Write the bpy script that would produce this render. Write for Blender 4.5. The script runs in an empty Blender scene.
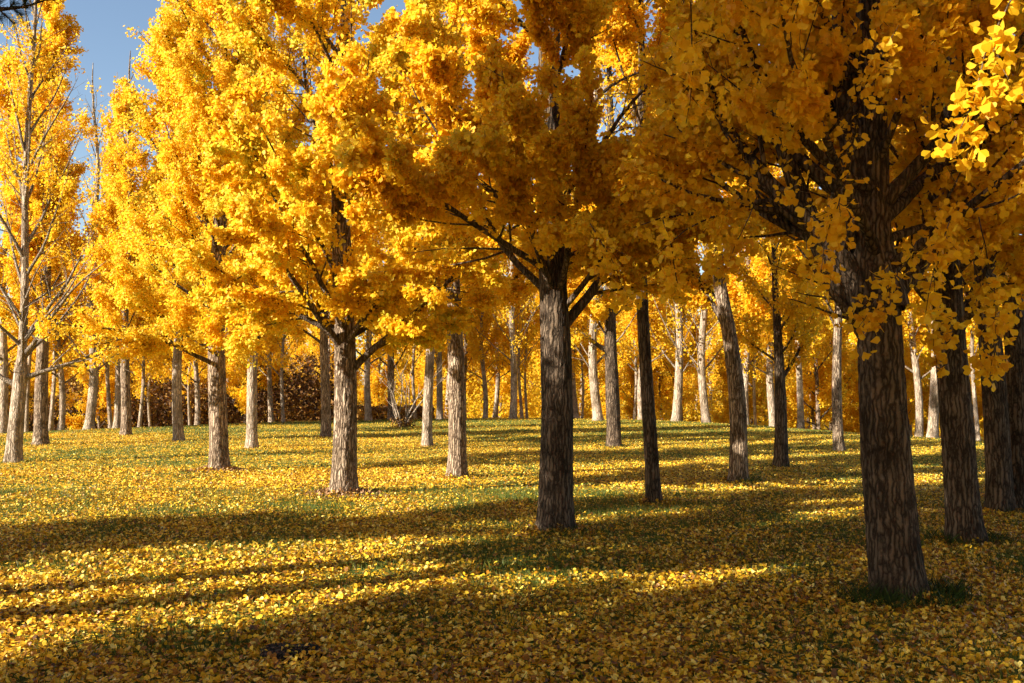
import bpy, math, time
import numpy as np
T0 = time.time()
R = math.radians
rng = np.random.default_rng(7)
scene = bpy.context.scene
col = scene.collection

# ------------------------------------------------------------------ camera
CAM = np.array([0.0, 0.0, 1.6]); F = 995.0; PITCH = math.atan(43.5 / F)
cam = bpy.data.cameras.new('camera'); cam.lens = 35; cam.sensor_width = 36.0
cam.lens = F * 36.0 / 1024; cam.clip_end = 3000; cam.clip_start = 0.05
camo = bpy.data.objects.new('camera', cam); col.objects.link(camo)
camo.location = CAM; camo.rotation_euler = (R(90) + PITCH, 0, 0); scene.camera = camo

# ------------------------------------------------------------------ noise
def _h(ix, iy, iz, s):
    h = (ix * 374761393 + iy * 668265263 + iz * 2147483647 + s * 144665) & 0xffffffff
    h = ((h ^ (h >> 13)) * 1274126177) & 0xffffffff
    h = ((h ^ (h >> 15)) * 2246822519) & 0xffffffff
    return ((h ^ (h >> 16)) & 0xffffff) / float(0xffffff)
def vnoise(x, y, z=0.0, s=0):
    x, y, z = np.broadcast_arrays(np.asarray(x, float), np.asarray(y, float), np.asarray(z, float))
    x0 = np.floor(x); y0 = np.floor(y); z0 = np.floor(z)
    fx = x - x0; fy = y - y0; fz = z - z0
    fx = fx * fx * (3 - 2 * fx); fy = fy * fy * (3 - 2 * fy); fz = fz * fz * (3 - 2 * fz)
    a = x0.astype(np.int64); b = y0.astype(np.int64); c = z0.astype(np.int64)
    r = 0
    for i in (0, 1):
        for j in (0, 1):
            for k in (0, 1):
                w = (fx if i else 1 - fx) * (fy if j else 1 - fy) * (fz if k else 1 - fz)
                r = r + w * _h(a + i, b + j, c + k, s)
    return r
def fbm(x, y, z=0.0, s=0, o=3):
    r = 0; a = .5; t = 0
    for i in range(o):
        f = 2.03 ** i
        r = r + a * vnoise(np.asarray(x) * f, np.asarray(y) * f, np.asarray(z) * f, s + i); t += a; a *= .5
    return r / t

# ------------------------------------------------------------------ ground height
def gz(x, y):
    x = np.asarray(x, float); y = np.asarray(y, float)
    xx = (x - 1.0)
    d0 = 44 - np.where(xx < 0, 14 * (np.clip(-xx, 0, 30) / 17) ** 2, 21 * (np.clip(xx, 0, 26) / 13) ** 2)
    d0 = np.maximum(d0, 20)
    u = np.clip(y - d0, 0, None)
    z = -0.002 * np.minimum(u, 22) ** 2 - 0.088 * np.clip(u - 22, 0, 14) * (1 - np.clip(u - 22, 0, 14) / 28)
    z = z + 0.07 * (fbm(x * .16 + 9, y * .16 + 4, s=3, o=2) - .5)
    return z
def at(px, py):
    """where the ray through a pixel meets the ground"""
    v = np.array([(px - 512) / F, 1.0, -(py - 341.5) / F])
    c, s = math.cos(PITCH), math.sin(PITCH)
    d = np.array([v[0], v[1] * c - v[2] * s, v[1] * s + v[2] * c])
    t = 3.0
    while t < 90:
        p = CAM + d * t
        if p[2] <= gz(p[0], p[1]): return p[0], p[1]
        t += .03
    return None
def at_d(px, d): return (px - 512) / F * d, d

# ------------------------------------------------------------------ mesh helpers
def make_mesh(name, V, faces_flat, counts, smooth=True, tint=None):
    me = bpy.data.meshes.new(name)
    V = np.ascontiguousarray(V, np.float32); faces_flat = np.ascontiguousarray(faces_flat, np.int32)
    counts = np.ascontiguousarray(counts, np.int32)
    me.vertices.add(len(V)); me.vertices.foreach_set('co', V.ravel())
    me.loops.add(len(faces_flat)); me.loops.foreach_set('vertex_index', faces_flat)
    me.polygons.add(len(counts))
    st = np.zeros(len(counts), np.int32); st[1:] = np.cumsum(counts)[:-1]
    me.polygons.foreach_set('loop_start', st)
    me.update(calc_edges=True)
    me.polygons.foreach_set('use_smooth', np.full(len(counts), smooth, bool))
    if tint is not None:
        a = me.attributes.new('tint', 'FLOAT', 'FACE'); a.data.foreach_set('value', np.ascontiguousarray(tint, np.float32))
    return me
def link(name, me, mat, parent=None):
    o = bpy.data.objects.new(name, me); col.objects.link(o)
    if mat and not me.materials: me.materials.append(mat)
    if parent: o.parent = parent
    return o
def tag(o, label=None, cat=None, group=None, kind=None):
    if label: o['label'] = label
    if cat: o['category'] = cat
    if group: o['group'] = group
    if kind: o['kind'] = kind
    return o

class Tubes:
    """collects tapered tubes along polylines into one mesh"""
    def __init__(s): s.V = []; s.Fc = []; s.n = 0
    def add(s, pts, rad, sides=6):
        pts = np.asarray(pts, float); rad = np.asarray(rad, float); m = len(pts)
        t = np.gradient(pts, axis=0); t /= np.linalg.norm(t, axis=1)[:, None] + 1e-9
        ref = np.array([0, 0, 1.0]) if abs(t[0][2]) < .9 else np.array([1.0, 0, 0])
        a = np.cross(t, ref); a /= np.linalg.norm(a, axis=1)[:, None] + 1e-9
        b = np.cross(t, a)
        th = np.arange(sides) * 2 * math.pi / sides
        V = pts[:, None, :] + rad[:, None, None] * (np.cos(th)[None, :, None] * a[:, None, :] + np.sin(th)[None, :, None] * b[:, None, :])
        i = np.arange(m - 1)[:, None] * sides; j = np.arange(sides)[None, :]; k = (j + 1) % sides
        q = np.stack([i + j, i + k, i + sides + k, i + sides + j], -1).reshape(-1, 4) + s.n
        s.V.append(V.reshape(-1, 3)); s.Fc.append(q); s.n += m * sides
    def mesh(s, name):
        V = np.concatenate(s.V); Q = np.concatenate(s.Fc)
        return make_mesh(name, V, Q.ravel(), np.full(len(Q), 4))

# leaf templates: x across, y along, z normal
FAN = np.array([[0, 0, 0], [-.52, .50, .13], [-.30, .86, .09], [0, .74, -.02], [.30, .86, .09], [.52, .50, .13]])
FANF = np.array([[0, 3, 2, 1], [0, 5, 4, 3]])
FINE = np.array([[0, -.28, .02], [.0, 0, 0], [-.50, .40, .14], [-.48, .66, .13], [-.26, .87, .07], [0, .70, -.03], [.26, .87, .07], [.48, .66, .13], [.50, .40, .14], [.022, -.26, .02]])
FINEF = [[1, 5, 4, 3, 2], [1, 8, 7, 6, 5], [1, 0, 9]]
KITE = np.array([[0, 0, 0], [.48, .62, .1], [0, .88, -.03], [-.48, .62, .1]])
KITEF = np.array([[0, 1, 2, 3]])
def leaves_mesh(name, P, U, N, S, kind, tint):
    tv, tf = (FAN, FANF) if kind == 'fan' else (FINE, FINEF) if kind == 'fine' else (KITE, KITEF)
    N = N - (N * U).sum(1)[:, None] * U; N /= np.linalg.norm(N, axis=1)[:, None] + 1e-9
    X = np.cross(U, N)
    cur = (.3 + 2.6 * rng.random(len(P)) ** 1.5)[:, None, None]
    V = P[:, None, :] + S[:, None, None] * (tv[None, :, 0, None] * X[:, None, :] + tv[None, :, 1, None] * U[:, None, :]
                                            + cur * tv[None, :, 2, None] * N[:, None, :])
    nv = len(tv)
    if kind == 'fine':
        fl = np.concatenate([np.array(f) for f in FINEF]); Fc = (np.arange(len(P)) * nv)[:, None] + fl[None]
        return make_mesh(name, V.reshape(-1, 3), Fc.ravel(), np.tile([5, 5, 3], len(P)), False, np.repeat(tint, 3))
    Fc = (np.arange(len(P)) * nv)[:, None, None] + tf[None]
    return make_mesh(name, V.reshape(-1, 3), Fc.ravel(), np.full(len(P) * len(tf), 4), False, np.repeat(tint, len(tf)))
def unit(a): return a / (np.linalg.norm(a, axis=-1, keepdims=True) + 1e-9)

# ------------------------------------------------------------------ materials
def newmat(name):
    m = bpy.data.materials.new(name); m.use_nodes = True; nt = m.node_tree; nt.nodes.clear()
    out = nt.nodes.new('ShaderNodeOutputMaterial')
    return m, nt, out
def nd(nt, t, **kw):
    n = nt.nodes.new(t)
    for k, v in kw.items():
        if k in n.inputs.keys() if hasattr(n.inputs, 'keys') else False: n.inputs[k].default_value = v
        else: setattr(n, k, v)
    return n
def ramp(nt, stops, fac):
    n = nt.nodes.new('ShaderNodeValToRGB'); e = n.color_ramp.elements
    while len(e) < len(stops): e.new(.5)
    for i, (p, c) in enumerate(stops): e[i].position = p; e[i].color = (*c, 1)
    nt.links.new(fac, n.inputs[0]); return n.outputs[0]
def leaf_mat(name, stops, trans=.45, rough=.5, spec=.25, nscale=.5, namp=.35):
    m, nt, out = newmat(name)
    at_ = nd(nt, 'ShaderNodeAttribute', attribute_name='tint')
    # slow drift of hue from bough to bough
    tc = nd(nt, 'ShaderNodeTexCoord'); no = nd(nt, 'ShaderNodeTexNoise'); no.inputs['Scale'].default_value = nscale
    no.inputs['Detail'].default_value = 2
    nt.links.new(tc.outputs['Object'], no.inputs['Vector'])
    ma = nd(nt, 'ShaderNodeMath', operation='MULTIPLY_ADD'); nt.links.new(no.outputs['Fac'], ma.inputs[0])
    ma.inputs[1].default_value = namp; ma.inputs[2].default_value = -namp / 2
    ad = nd(nt, 'ShaderNodeMath', operation='ADD', use_clamp=True)
    nt.links.new(ma.outputs[0], ad.inputs[0]); nt.links.new(at_.outputs['Fac'], ad.inputs[1])
    c = ramp(nt, stops, ad.outputs[0])
    p = nd(nt, 'ShaderNodeBsdfPrincipled'); p.inputs['Roughness'].default_value = rough
    p.inputs['Specular IOR Level'].default_value = spec
    nt.links.new(c, p.inputs['Base Color'])
    t = nd(nt, 'ShaderNodeBsdfTranslucent'); nt.links.new(c, t.inputs['Color'])
    mx = nd(nt, 'ShaderNodeMixShader'); mx.inputs[0].default_value = trans
    nt.links.new(p.outputs[0], mx.inputs[1]); nt.links.new(t.outputs[0], mx.inputs[2]); nt.links.new(mx.outputs[0], out.inputs[0])
    return m
GOLD = [(0, (.54, .25, .008)), (.28, (.76, .43, .012)), (.6, (.84, .55, .020)), (.85, (.86, .63, .05)), (1, (.64, .60, .06))]
ORANGE = [(0, (.40, .16, .010)), (.4, (.62, .31, .012)), (.8, (.74, .44, .018)), (1, (.78, .54, .04))]
LITTER = [(0, (.09, .038, .010)), (.25, (.33, .14, .010)), (.5, (.64, .35, .013)), (.8, (.80, .55, .035)), (1, (.86, .70, .17))]
M = {}
M['gold'] = leaf_mat('ginkgo_leaves', GOLD, .58)
M['amber'] = leaf_mat('amber_leaves', ORANGE, .45)
M['litter'] = leaf_mat('fallen_leaves', LITTER, .15, .45, .3, .8, .3)
M['rust'] = leaf_mat('rusty_undergrowth', [(0, (.03, .016, .008)), (.5, (.13, .06, .018)), (1, (.50, .27, .03))], .25, .6, .2)
M['grass'] = leaf_mat('grass_blades', [(0, (.02, .035, .006)), (.4, (.07, .11, .014)), (1, (.22, .24, .04))], .3, .5, .3)
M['needles'] = leaf_mat('pine_needles', [(0, (.008, .02, .012)), (1, (.03, .06, .02))], .1, .5, .3)

def bark_mat(name, dark, light, moss=0.0, scale=1.0):
    m, nt, out = newmat(name); L = nt.links.new
    tc = nd(nt, 'ShaderNodeTexCoord')
    oi = nd(nt, 'ShaderNodeObjectInfo')
    rnd = nd(nt, 'ShaderNodeMath', operation='MULTIPLY'); rnd.inputs[1].default_value = 37.0; L(oi.outputs['Random'], rnd.inputs[0])
    oa = nd(nt, 'ShaderNodeVectorMath', operation='ADD'); L(tc.outputs['Object'], oa.inputs[0]); L(rnd.outputs[0], oa.inputs[1])
    mp = nd(nt, 'ShaderNodeMapping'); mp.inputs['Scale'].default_value = (27 * scale, 27 * scale, 3.0 * scale)
    L(oa.outputs[0], mp.inputs['Vector'])
    n0 = nd(nt, 'ShaderNodeTexNoise'); n0.inputs['Scale'].default_value = 9; n0.inputs['Detail'].default_value = 4
    L(tc.outputs['Object'], n0.inputs['Vector'])
    mxv = nd(nt, 'ShaderNodeVectorMath', operation='MULTIPLY_ADD'); mxv.inputs[1].default_value = (1.5, 1.5, 1.5)
    L(n0.outputs['Color'], mxv.inputs[0]); L(mp.outputs[0], mxv.inputs[2])
    vo = nd(nt, 'ShaderNodeTexVoronoi', feature='DISTANCE_TO_EDGE'); vo.inputs['Scale'].default_value = 1
    L(mxv.outputs[0], vo.inputs['Vector'])
    n1 = nd(nt, 'ShaderNodeTexNoise'); n1.inputs['Scale'].default_value = 2.2; n1.inputs['Detail'].default_value = 6
    n1.inputs['Roughness'].default_value = .72
    L(mp.outputs[0], n1.inputs['Vector'])
    fur = nd(nt, 'ShaderNodeMath', operation='MULTIPLY', use_clamp=True); fur.inputs[1].default_value = 3.4
    L(vo.outputs['Distance'], fur.inputs[0])
    hgt = nd(nt, 'ShaderNodeMath', operation='MULTIPLY_ADD'); hgt.inputs[1].default_value = 1.3
    L(n1.outputs['Fac'], hgt.inputs[0]); L(fur.outputs[0], hgt.inputs[2])
    hs = nd(nt, 'ShaderNodeMath', operation='MULTIPLY'); hs.inputs[1].default_value = .46; L(hgt.outputs[0], hs.inputs[0])
    mid = tuple((a + b) / 2 * .95 for a, b in zip(dark, light))
    c = ramp(nt, [(.34, dark), (.58, mid), (.90, light)], hs.outputs[0])
    n2 = nd(nt, 'ShaderNodeTexNoise'); n2.inputs['Scale'].default_value = 3.5; n2.inputs['Detail'].default_value = 4
    L(oa.outputs[0], n2.inputs['Vector'])
    blot = ramp(nt, [(.33, (.58, .54, .46)), (.5, (.95, .93, .88)), (.66, (1.15, 1.12, 1.08))], n2.outputs['Fac'])
    mul = nd(nt, 'ShaderNodeMixRGB', blend_type='MULTIPLY'); mul.inputs[0].default_value = 1
    L(c, mul.inputs[1]); L(blot, mul.inputs[2])
    p = nd(nt, 'ShaderNodeBsdfPrincipled'); p.inputs['Roughness'].default_value = .9; p.inputs['Specular IOR Level'].default_value = .15
    L(mul.outputs[0], p.inputs['Base Color'])
    b = nd(nt, 'ShaderNodeBump'); b.inputs['Strength'].default_value = 1; b.inputs['Distance'].default_value = .02
    L(hgt.outputs[0], b.inputs['Height']); L(b.outputs[0], p.inputs['Normal']); L(p.outputs[0], out.inputs[0])
    return m
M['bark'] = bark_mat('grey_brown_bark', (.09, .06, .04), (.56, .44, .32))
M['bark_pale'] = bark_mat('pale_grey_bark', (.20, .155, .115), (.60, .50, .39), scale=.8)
M['bark_dark_shaded'] = bark_mat('dark_and_shaded_bark', (.04, .028, .019), (.23, .17, .118))  # ginkgo bark with shade put into the colour; also the pine's own bark
M['twig'] = bark_mat('limb_bark', (.07, .05, .035), (.25, .19, .14))
M['twig_pale'] = bark_mat('pale_limb_bark', (.15, .12, .09), (.45, .38, .30))

def ground_mat():
    m, nt, out = newmat('leaf_strewn_turf'); L = nt.links.new
    tc = nd(nt, 'ShaderNodeTexCoord')
    vo = nd(nt, 'ShaderNodeTexVoronoi'); vo.inputs['Scale'].default_value = 15; vo.inputs['Randomness'].default_value = 1
    L(tc.outputs['Object'], vo.inputs['Vector'])
    sep = nd(nt, 'ShaderNodeSeparateColor'); L(vo.outputs['Color'], sep.inputs[0])
    leafc = ramp(nt, [(0, (.30, .12, .012)), (.35, (.66, .34, .014)), (.7, (.84, .50, .025)), (1, (.90, .66, .10))], sep.outputs[0])
    n1 = nd(nt, 'ShaderNodeTexNoise'); n1.inputs['Scale'].default_value = 60; n1.inputs['Detail'].default_value = 3
    L(tc.outputs['Object'], n1.inputs['Vector'])
    turf = ramp(nt, [(.3, (.018, .022, .006)), (.52, (.08, .10, .013)), (.72, (.20, .21, .03))], n1.outputs['Fac'])
    n2 = nd(nt, 'ShaderNodeTexNoise'); n2.inputs['Scale'].default_value = .45; n2.inputs['Detail'].default_value = 5
    n2.inputs['Roughness'].default_value = .6
    L(tc.outputs['Object'], n2.inputs['Vector'])
    # farther out the sheet itself carries the smallest leaves: coverage by yard-wide drifts
    cov = nd(nt, 'ShaderNodeMapRange'); cov.inputs['From Min'].default_value = .30; cov.inputs['From Max'].default_value = .68
    cov.inputs['To Min'].default_value = .08; cov.inputs['To Max'].default_value = .62
    L(n2.outputs['Fac'], cov.inputs['Value'])
    lt = nd(nt, 'ShaderNodeMath', operation='LESS_THAN'); L(sep.outputs[1], lt.inputs[0]); L(cov.outputs[0], lt.inputs[1])
    mx = nd(nt, 'ShaderNodeMixRGB'); L(lt.outputs[0], mx.inputs[0]); L(turf, mx.inputs[1]); L(leafc, mx.inputs[2])
    p = nd(nt, 'ShaderNodeBsdfPrincipled'); p.inputs['Roughness'].default_value = .9; p.inputs['Specular IOR Level'].default_value = .1
    L(mx.outputs[0], p.inputs['Base Color'])
    b = nd(nt, 'ShaderNodeBump'); b.inputs['Strength'].default_value = .6; b.inputs['Distance'].default_value = .02
    ad = nd(nt, 'ShaderNodeMath', operation='ADD'); L(n1.outputs['Fac'], ad.inputs[0]); L(vo.outputs['Distance'], ad.inputs[1])
    L(ad.outputs[0], b.inputs['Height']); L(b.outputs[0], p.inputs['Normal']); L(p.outputs[0], out.inputs[0])
    return m

# ------------------------------------------------------------------ ground sheet
def axis(a, b, fine, lim, far):
    v = list(np.arange(a, b, fine)); x = b; s = fine
    while x < lim: v.append(x); s *= 1.25; x += s
    v.append(lim)
    x = a - fine; s = fine
    lo = []
    while x > far: lo.append(x); s *= 1.25; x -= s
    lo.append(far)
    return np.array(sorted(lo) + v)
gx = axis(-30, 30, .4, 1500, -1500); gy = axis(-4, 90, .4, 1500, -300)
X, Y = np.meshgrid(gx, gy); Z = gz(X, Y)
V = np.stack([X, Y, Z], -1).reshape(-1, 3); nx = len(gx)
i = np.arange(len(gy) - 1)[:, None] * nx; j = np.arange(nx - 1)[None, :]
Q = np.stack([i + j, i + j + 1, i + j + 1 + nx, i + j + nx], -1).reshape(-1, 4)
g = link('ground', make_mesh('ground', V, Q.ravel(), np.full(len(Q), 4)), ground_mat())
tag(g, 'gently domed park lawn strewn with yellow leaves', 'ground', kind='structure')

# ------------------------------------------------------------------ litter and grass
def view_points(n, d0, d1, dens_fn=None, spread=.56, pad=1.5):
    """points on the ground over a wedge a bit wider than the view"""
    d = np.sqrt(rng.random(n) * (d1 ** 2 - d0 ** 2) + d0 ** 2)
    x = (rng.random(n) * 2 - 1) * (spread * d + pad)
    if dens_fn is not None:
        k = rng.random(n) < dens_fn(x, d); x = x[k]; d = d[k]
    return x, d
def cover(x, y): return .55 * fbm(x * .35 + 31, y * .35 + 12, s=11, o=3) + .45 * fbm(x * 1.6 + 3, y * 1.6, s=21, o=3)
def litter(n, d0, d1, s0, s1, kind, lift, dens):
    x, y = view_points(n, d0, d1, dens)
    z = gz(x, y) + .004 + rng.random(len(x)) * lift
    a = rng.random(len(x)) * 2 * math.pi
    U = unit(np.stack([np.cos(a), np.sin(a), rng.normal(0, .38, len(x))], -1))
    N = unit(np.stack([rng.normal(0, .5, len(x)), rng.normal(0, .5, len(x)), np.ones(len(x))], -1))
    N *= np.where(rng.random(len(x)) < .5, 1, -1)[:, None]
    S = s0 + (s1 - s0) * rng.random(len(x))
    tint = np.where(rng.random(len(x)) < .24, rng.random(len(x)) * .3, np.clip(rng.normal(.64, .22, len(x)), 0, 1))
    return np.stack([x, y, z + .008], -1), U, N, S, tint
dn = lambda lo, hi: (lambda x, y: np.clip(lo * .5 + (hi - lo * .5) * (cover(x, y) - .33) / .33, .10, 1))
A = litter(135000, 3.0, 10, .018, .049, 'fan', .035, dn(.2, 1.0))
B = litter(185000, 10, 19, .020, .044, 'fan', .03, dn(.25, 1.0))
pil = []
for (bx, by, br) in [(900, 601, .26), (965, 543, .22), (555, 531, .24), (343, 495, .24), (219, 471, .24), (457, 478, .2), (738, 483, .2), (654, 505, .12), (1000, 513, .2)]:
    cx, cy_ = at(bx, by); n_ = 420; a_ = rng.random(n_) * 6.28; rr_ = br + np.abs(rng.normal(0, .13, n_)) + .05 * np.sin(a_ * 3 + bx)
    p_ = np.stack([cx + rr_ * np.cos(a_), cy_ + rr_ * np.sin(a_), 0 * a_], -1)
    p_[:, 2] = gz(p_[:, 0], p_[:, 1]) + .01 + .07 * np.exp(-(rr_ - br) / .1) * rng.random(n_); pil.append(p_)
pil = np.concatenate(pil); n_ = len(pil)
B = tuple(np.concatenate([q, w]) for q, w in zip(B, (pil, unit(rng.normal(0, 1, (n_, 3)) * [1, 1, .4]), unit(rng.normal(0, .6, (n_, 3)) + [0, 0, 1]), rng.uniform(.03, .055, n_), np.clip(rng.normal(.4, .22, n_), 0, 1))))
me = leaves_mesh('fallen_leaves', *[np.concatenate([a, b]) for a, b in zip(A[:4], B[:4])], 'fine', np.concatenate([A[4], B[4]]))
tag(link('fallen_leaves', me, M['litter']), 'yellow fan shaped leaves carpeting the lawn in the foreground', 'fallen leaves', kind='stuff')
A = litter(200000, 19, 33, .024, .045, 'kite', .025, dn(.15, 1.0))
B = litter(110000, 33, 56, .03, .052, 'kite', .025, dn(.0, .8))
me = leaves_mesh('far_fallen_leaves', *[np.concatenate([a, b]) for a, b in zip(A[:4], B[:4])], 'kite', np.concatenate([A[4], B[4]]))
tag(link('leaf_carpet', me, M['litter']), 'thinner carpet of yellow leaves over the far grass up to the crest', 'fallen leaves', kind='stuff')

def fallen_twigs():
    tb = Tubes(); n = 260; x, y = view_points(n, 4.2, 16)
    for a, b in zip(x, y):
        az = rng.random() * 6.28; L = rng.uniform(.08, .45); m = 6; t = np.linspace(0, L, m)
        k = rng.normal(0, .25); P = np.stack([a + t * np.cos(az + k * t / L), b + t * np.sin(az + k * t / L), 0 * t], -1)
        P[:, 2] = gz(P[:, 0], P[:, 1]) + .03 + .012 * rng.random(m); tb.add(P, np.linspace(.0045, .0015, m) * rng.uniform(.6, 1.3), 5)
    tag(link('fallen_twigs', tb.mesh('fallen_twigs'), M['twig']), 'thin brown twigs scattered among the fallen leaves', 'twigs', kind='stuff')
fallen_twigs()
def blades(x, y, h, w, tint, name, spread=.35):
    n = len(x); a = rng.random(n) * 2 * math.pi
    b = np.stack([x, y, gz(x, y) - .004], -1)
    s = np.stack([np.cos(a), np.sin(a), np.zeros(n)], -1) * w[:, None]
    tip = b + np.stack([rng.normal(0, spread, n) * h, rng.normal(0, spread, n) * h, h], -1)
    mid = b + (tip - b) * .55 + np.array([0, 0, 1.0]) * (h * .12)[:, None]
    V = np.stack([b - s, b + s, mid + s * .7, tip, mid - s * .7], 1)
    Fc = (np.arange(n) * 5)[:, None] + np.array([0, 1, 2, 3, 4])
    return make_mesh(name, V.reshape(-1, 3), Fc.ravel(), np.full(n, 5), False, tint)
x, y = view_points(240000, 3.2, 15, lambda x, y: np.clip(1.0 - 3.2 * (cover(x, y) - .36), .08, 1))
x2, y2 = view_points(260000, 15, 48, lambda x, y: np.clip(1.05 - 3.2 * (cover(x, y) - .38), .12, 1))
h = np.concatenate([.03 + .06 * rng.random(len(x)), .025 + .04 * rng.random(len(x2))])
w = np.concatenate([np.full(len(x), .0028), np.full(len(x2), .007)])
x = np.concatenate([x, x2]); y = np.concatenate([y, y2])
tag(link('grass', blades(x, y, h, w, np.clip(rng.normal(.5, .25, len(x)), 0, 1), 'grass'), M['grass']),
    'short green grass showing between the fallen leaves', 'grass', kind='stuff')
print('ground', time.time() - T0)

# ------------------------------------------------------------------ trees
def path(start, d, L, up, wob, n, droop=0.0):
    """a bent growing line; up>0 turns it skyward"""
    p = np.array(start, float); d = unit(np.array(d, float)); out = [p.copy()]; s = L / (n - 1)
    for k in range(n - 1):
        d = unit(d + np.array([0, 0, up - droop * k / n]) * s + rng.normal(0, wob, 3))
        p = p + d * s; out.append(p.copy())
    return np.array(out)
def sample(P, t):
    k = t * (len(P) - 1); i = min(int(k), len(P) - 2); f = k - i
    return P[i] * (1 - f) + P[i + 1] * f, unit(P[i + 1] - P[i])
def perp(d):
    v = rng.normal(0, 1, 3); v -= v.dot(d) * d; return unit(v)

def trunk_mesh(name, H, r0, sides, rows, bend, relief, seed, flare=.5, knots=(), fork=None):
    tt = np.linspace(0, 1, rows) ** 1.35
    zz = tt * (H + .12) - .12
    th = np.arange(sides) * 2 * math.pi / sides
    C = bend(np.clip(zz, 0, H))
    rad = r0 * (1 - np.clip(zz / H, 0, 1)) ** .85 + .012
    if fork: rad = rad * (1 - (1 - fork[1]) * np.clip((zz - fork[0]) / .35, 0, 1))
    TH, ZZ = np.meshgrid(th, zz)
    RR = rad[:, None] * np.ones_like(TH)
    lob = .5 + .5 * np.cos(TH * 5 + seed) * .6 + .4 * (vnoise(np.cos(TH) * 2 + seed, np.sin(TH) * 2, 0, seed) - .5) * 2
    RR = RR * (1 + flare * (.55 + .6 * lob) * np.exp(-np.clip(ZZ + .05, 0, None) / .17))
    RR = RR * (1 + .10 * (vnoise(np.cos(TH) * 1.3 + 5, np.sin(TH) * 1.3, ZZ * 1.5, seed + 3) - .5))
    if relief:
        u = np.cos(TH) * r0; v = np.sin(TH) * r0
        wv = fbm(u * 9, v * 9, ZZ * 7, seed + 5, 2) * .10
        n = vnoise((u + wv) * 42, (v + wv) * 42, ZZ * 7 + wv * 9, seed + 7)
        n2 = vnoise((u + wv) * 80, (v - wv) * 80, ZZ * 16, seed + 8)
        rid = np.abs(2 * n - 1) ** .7 * .75 + np.abs(2 * n2 - 1) * .25
        RR = RR + relief * (rid - .5)
    for (kz, ka, kr) in knots:
        da = np.arctan2(np.sin(TH - ka), np.cos(TH - ka)) * r0; q = np.sqrt(da ** 2 + (ZZ - kz) ** 2) / kr
        RR = RR + kr * .5 * np.exp(-((q - 1) / .4) ** 2) - kr * .35 * np.exp(-(q / .6) ** 2)
    Vx = C[:, None, 0] + RR * np.cos(TH); Vy = C[:, None, 1] + RR * np.sin(TH)
    V = np.stack([Vx, Vy, np.broadcast_to(zz[:, None], Vx.shape)], -1).reshape(-1, 3)
    i = np.arange(rows - 1)[:, None] * sides; j = np.arange(sides)[None, :]; k = (j + 1) % sides
    Q = np.stack([i + j, i + k, i + sides + k, i + sides + j], -1).reshape(-1, 4)
    return make_mesh(name, V, Q.ravel(), np.full(len(Q), 4))

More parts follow.
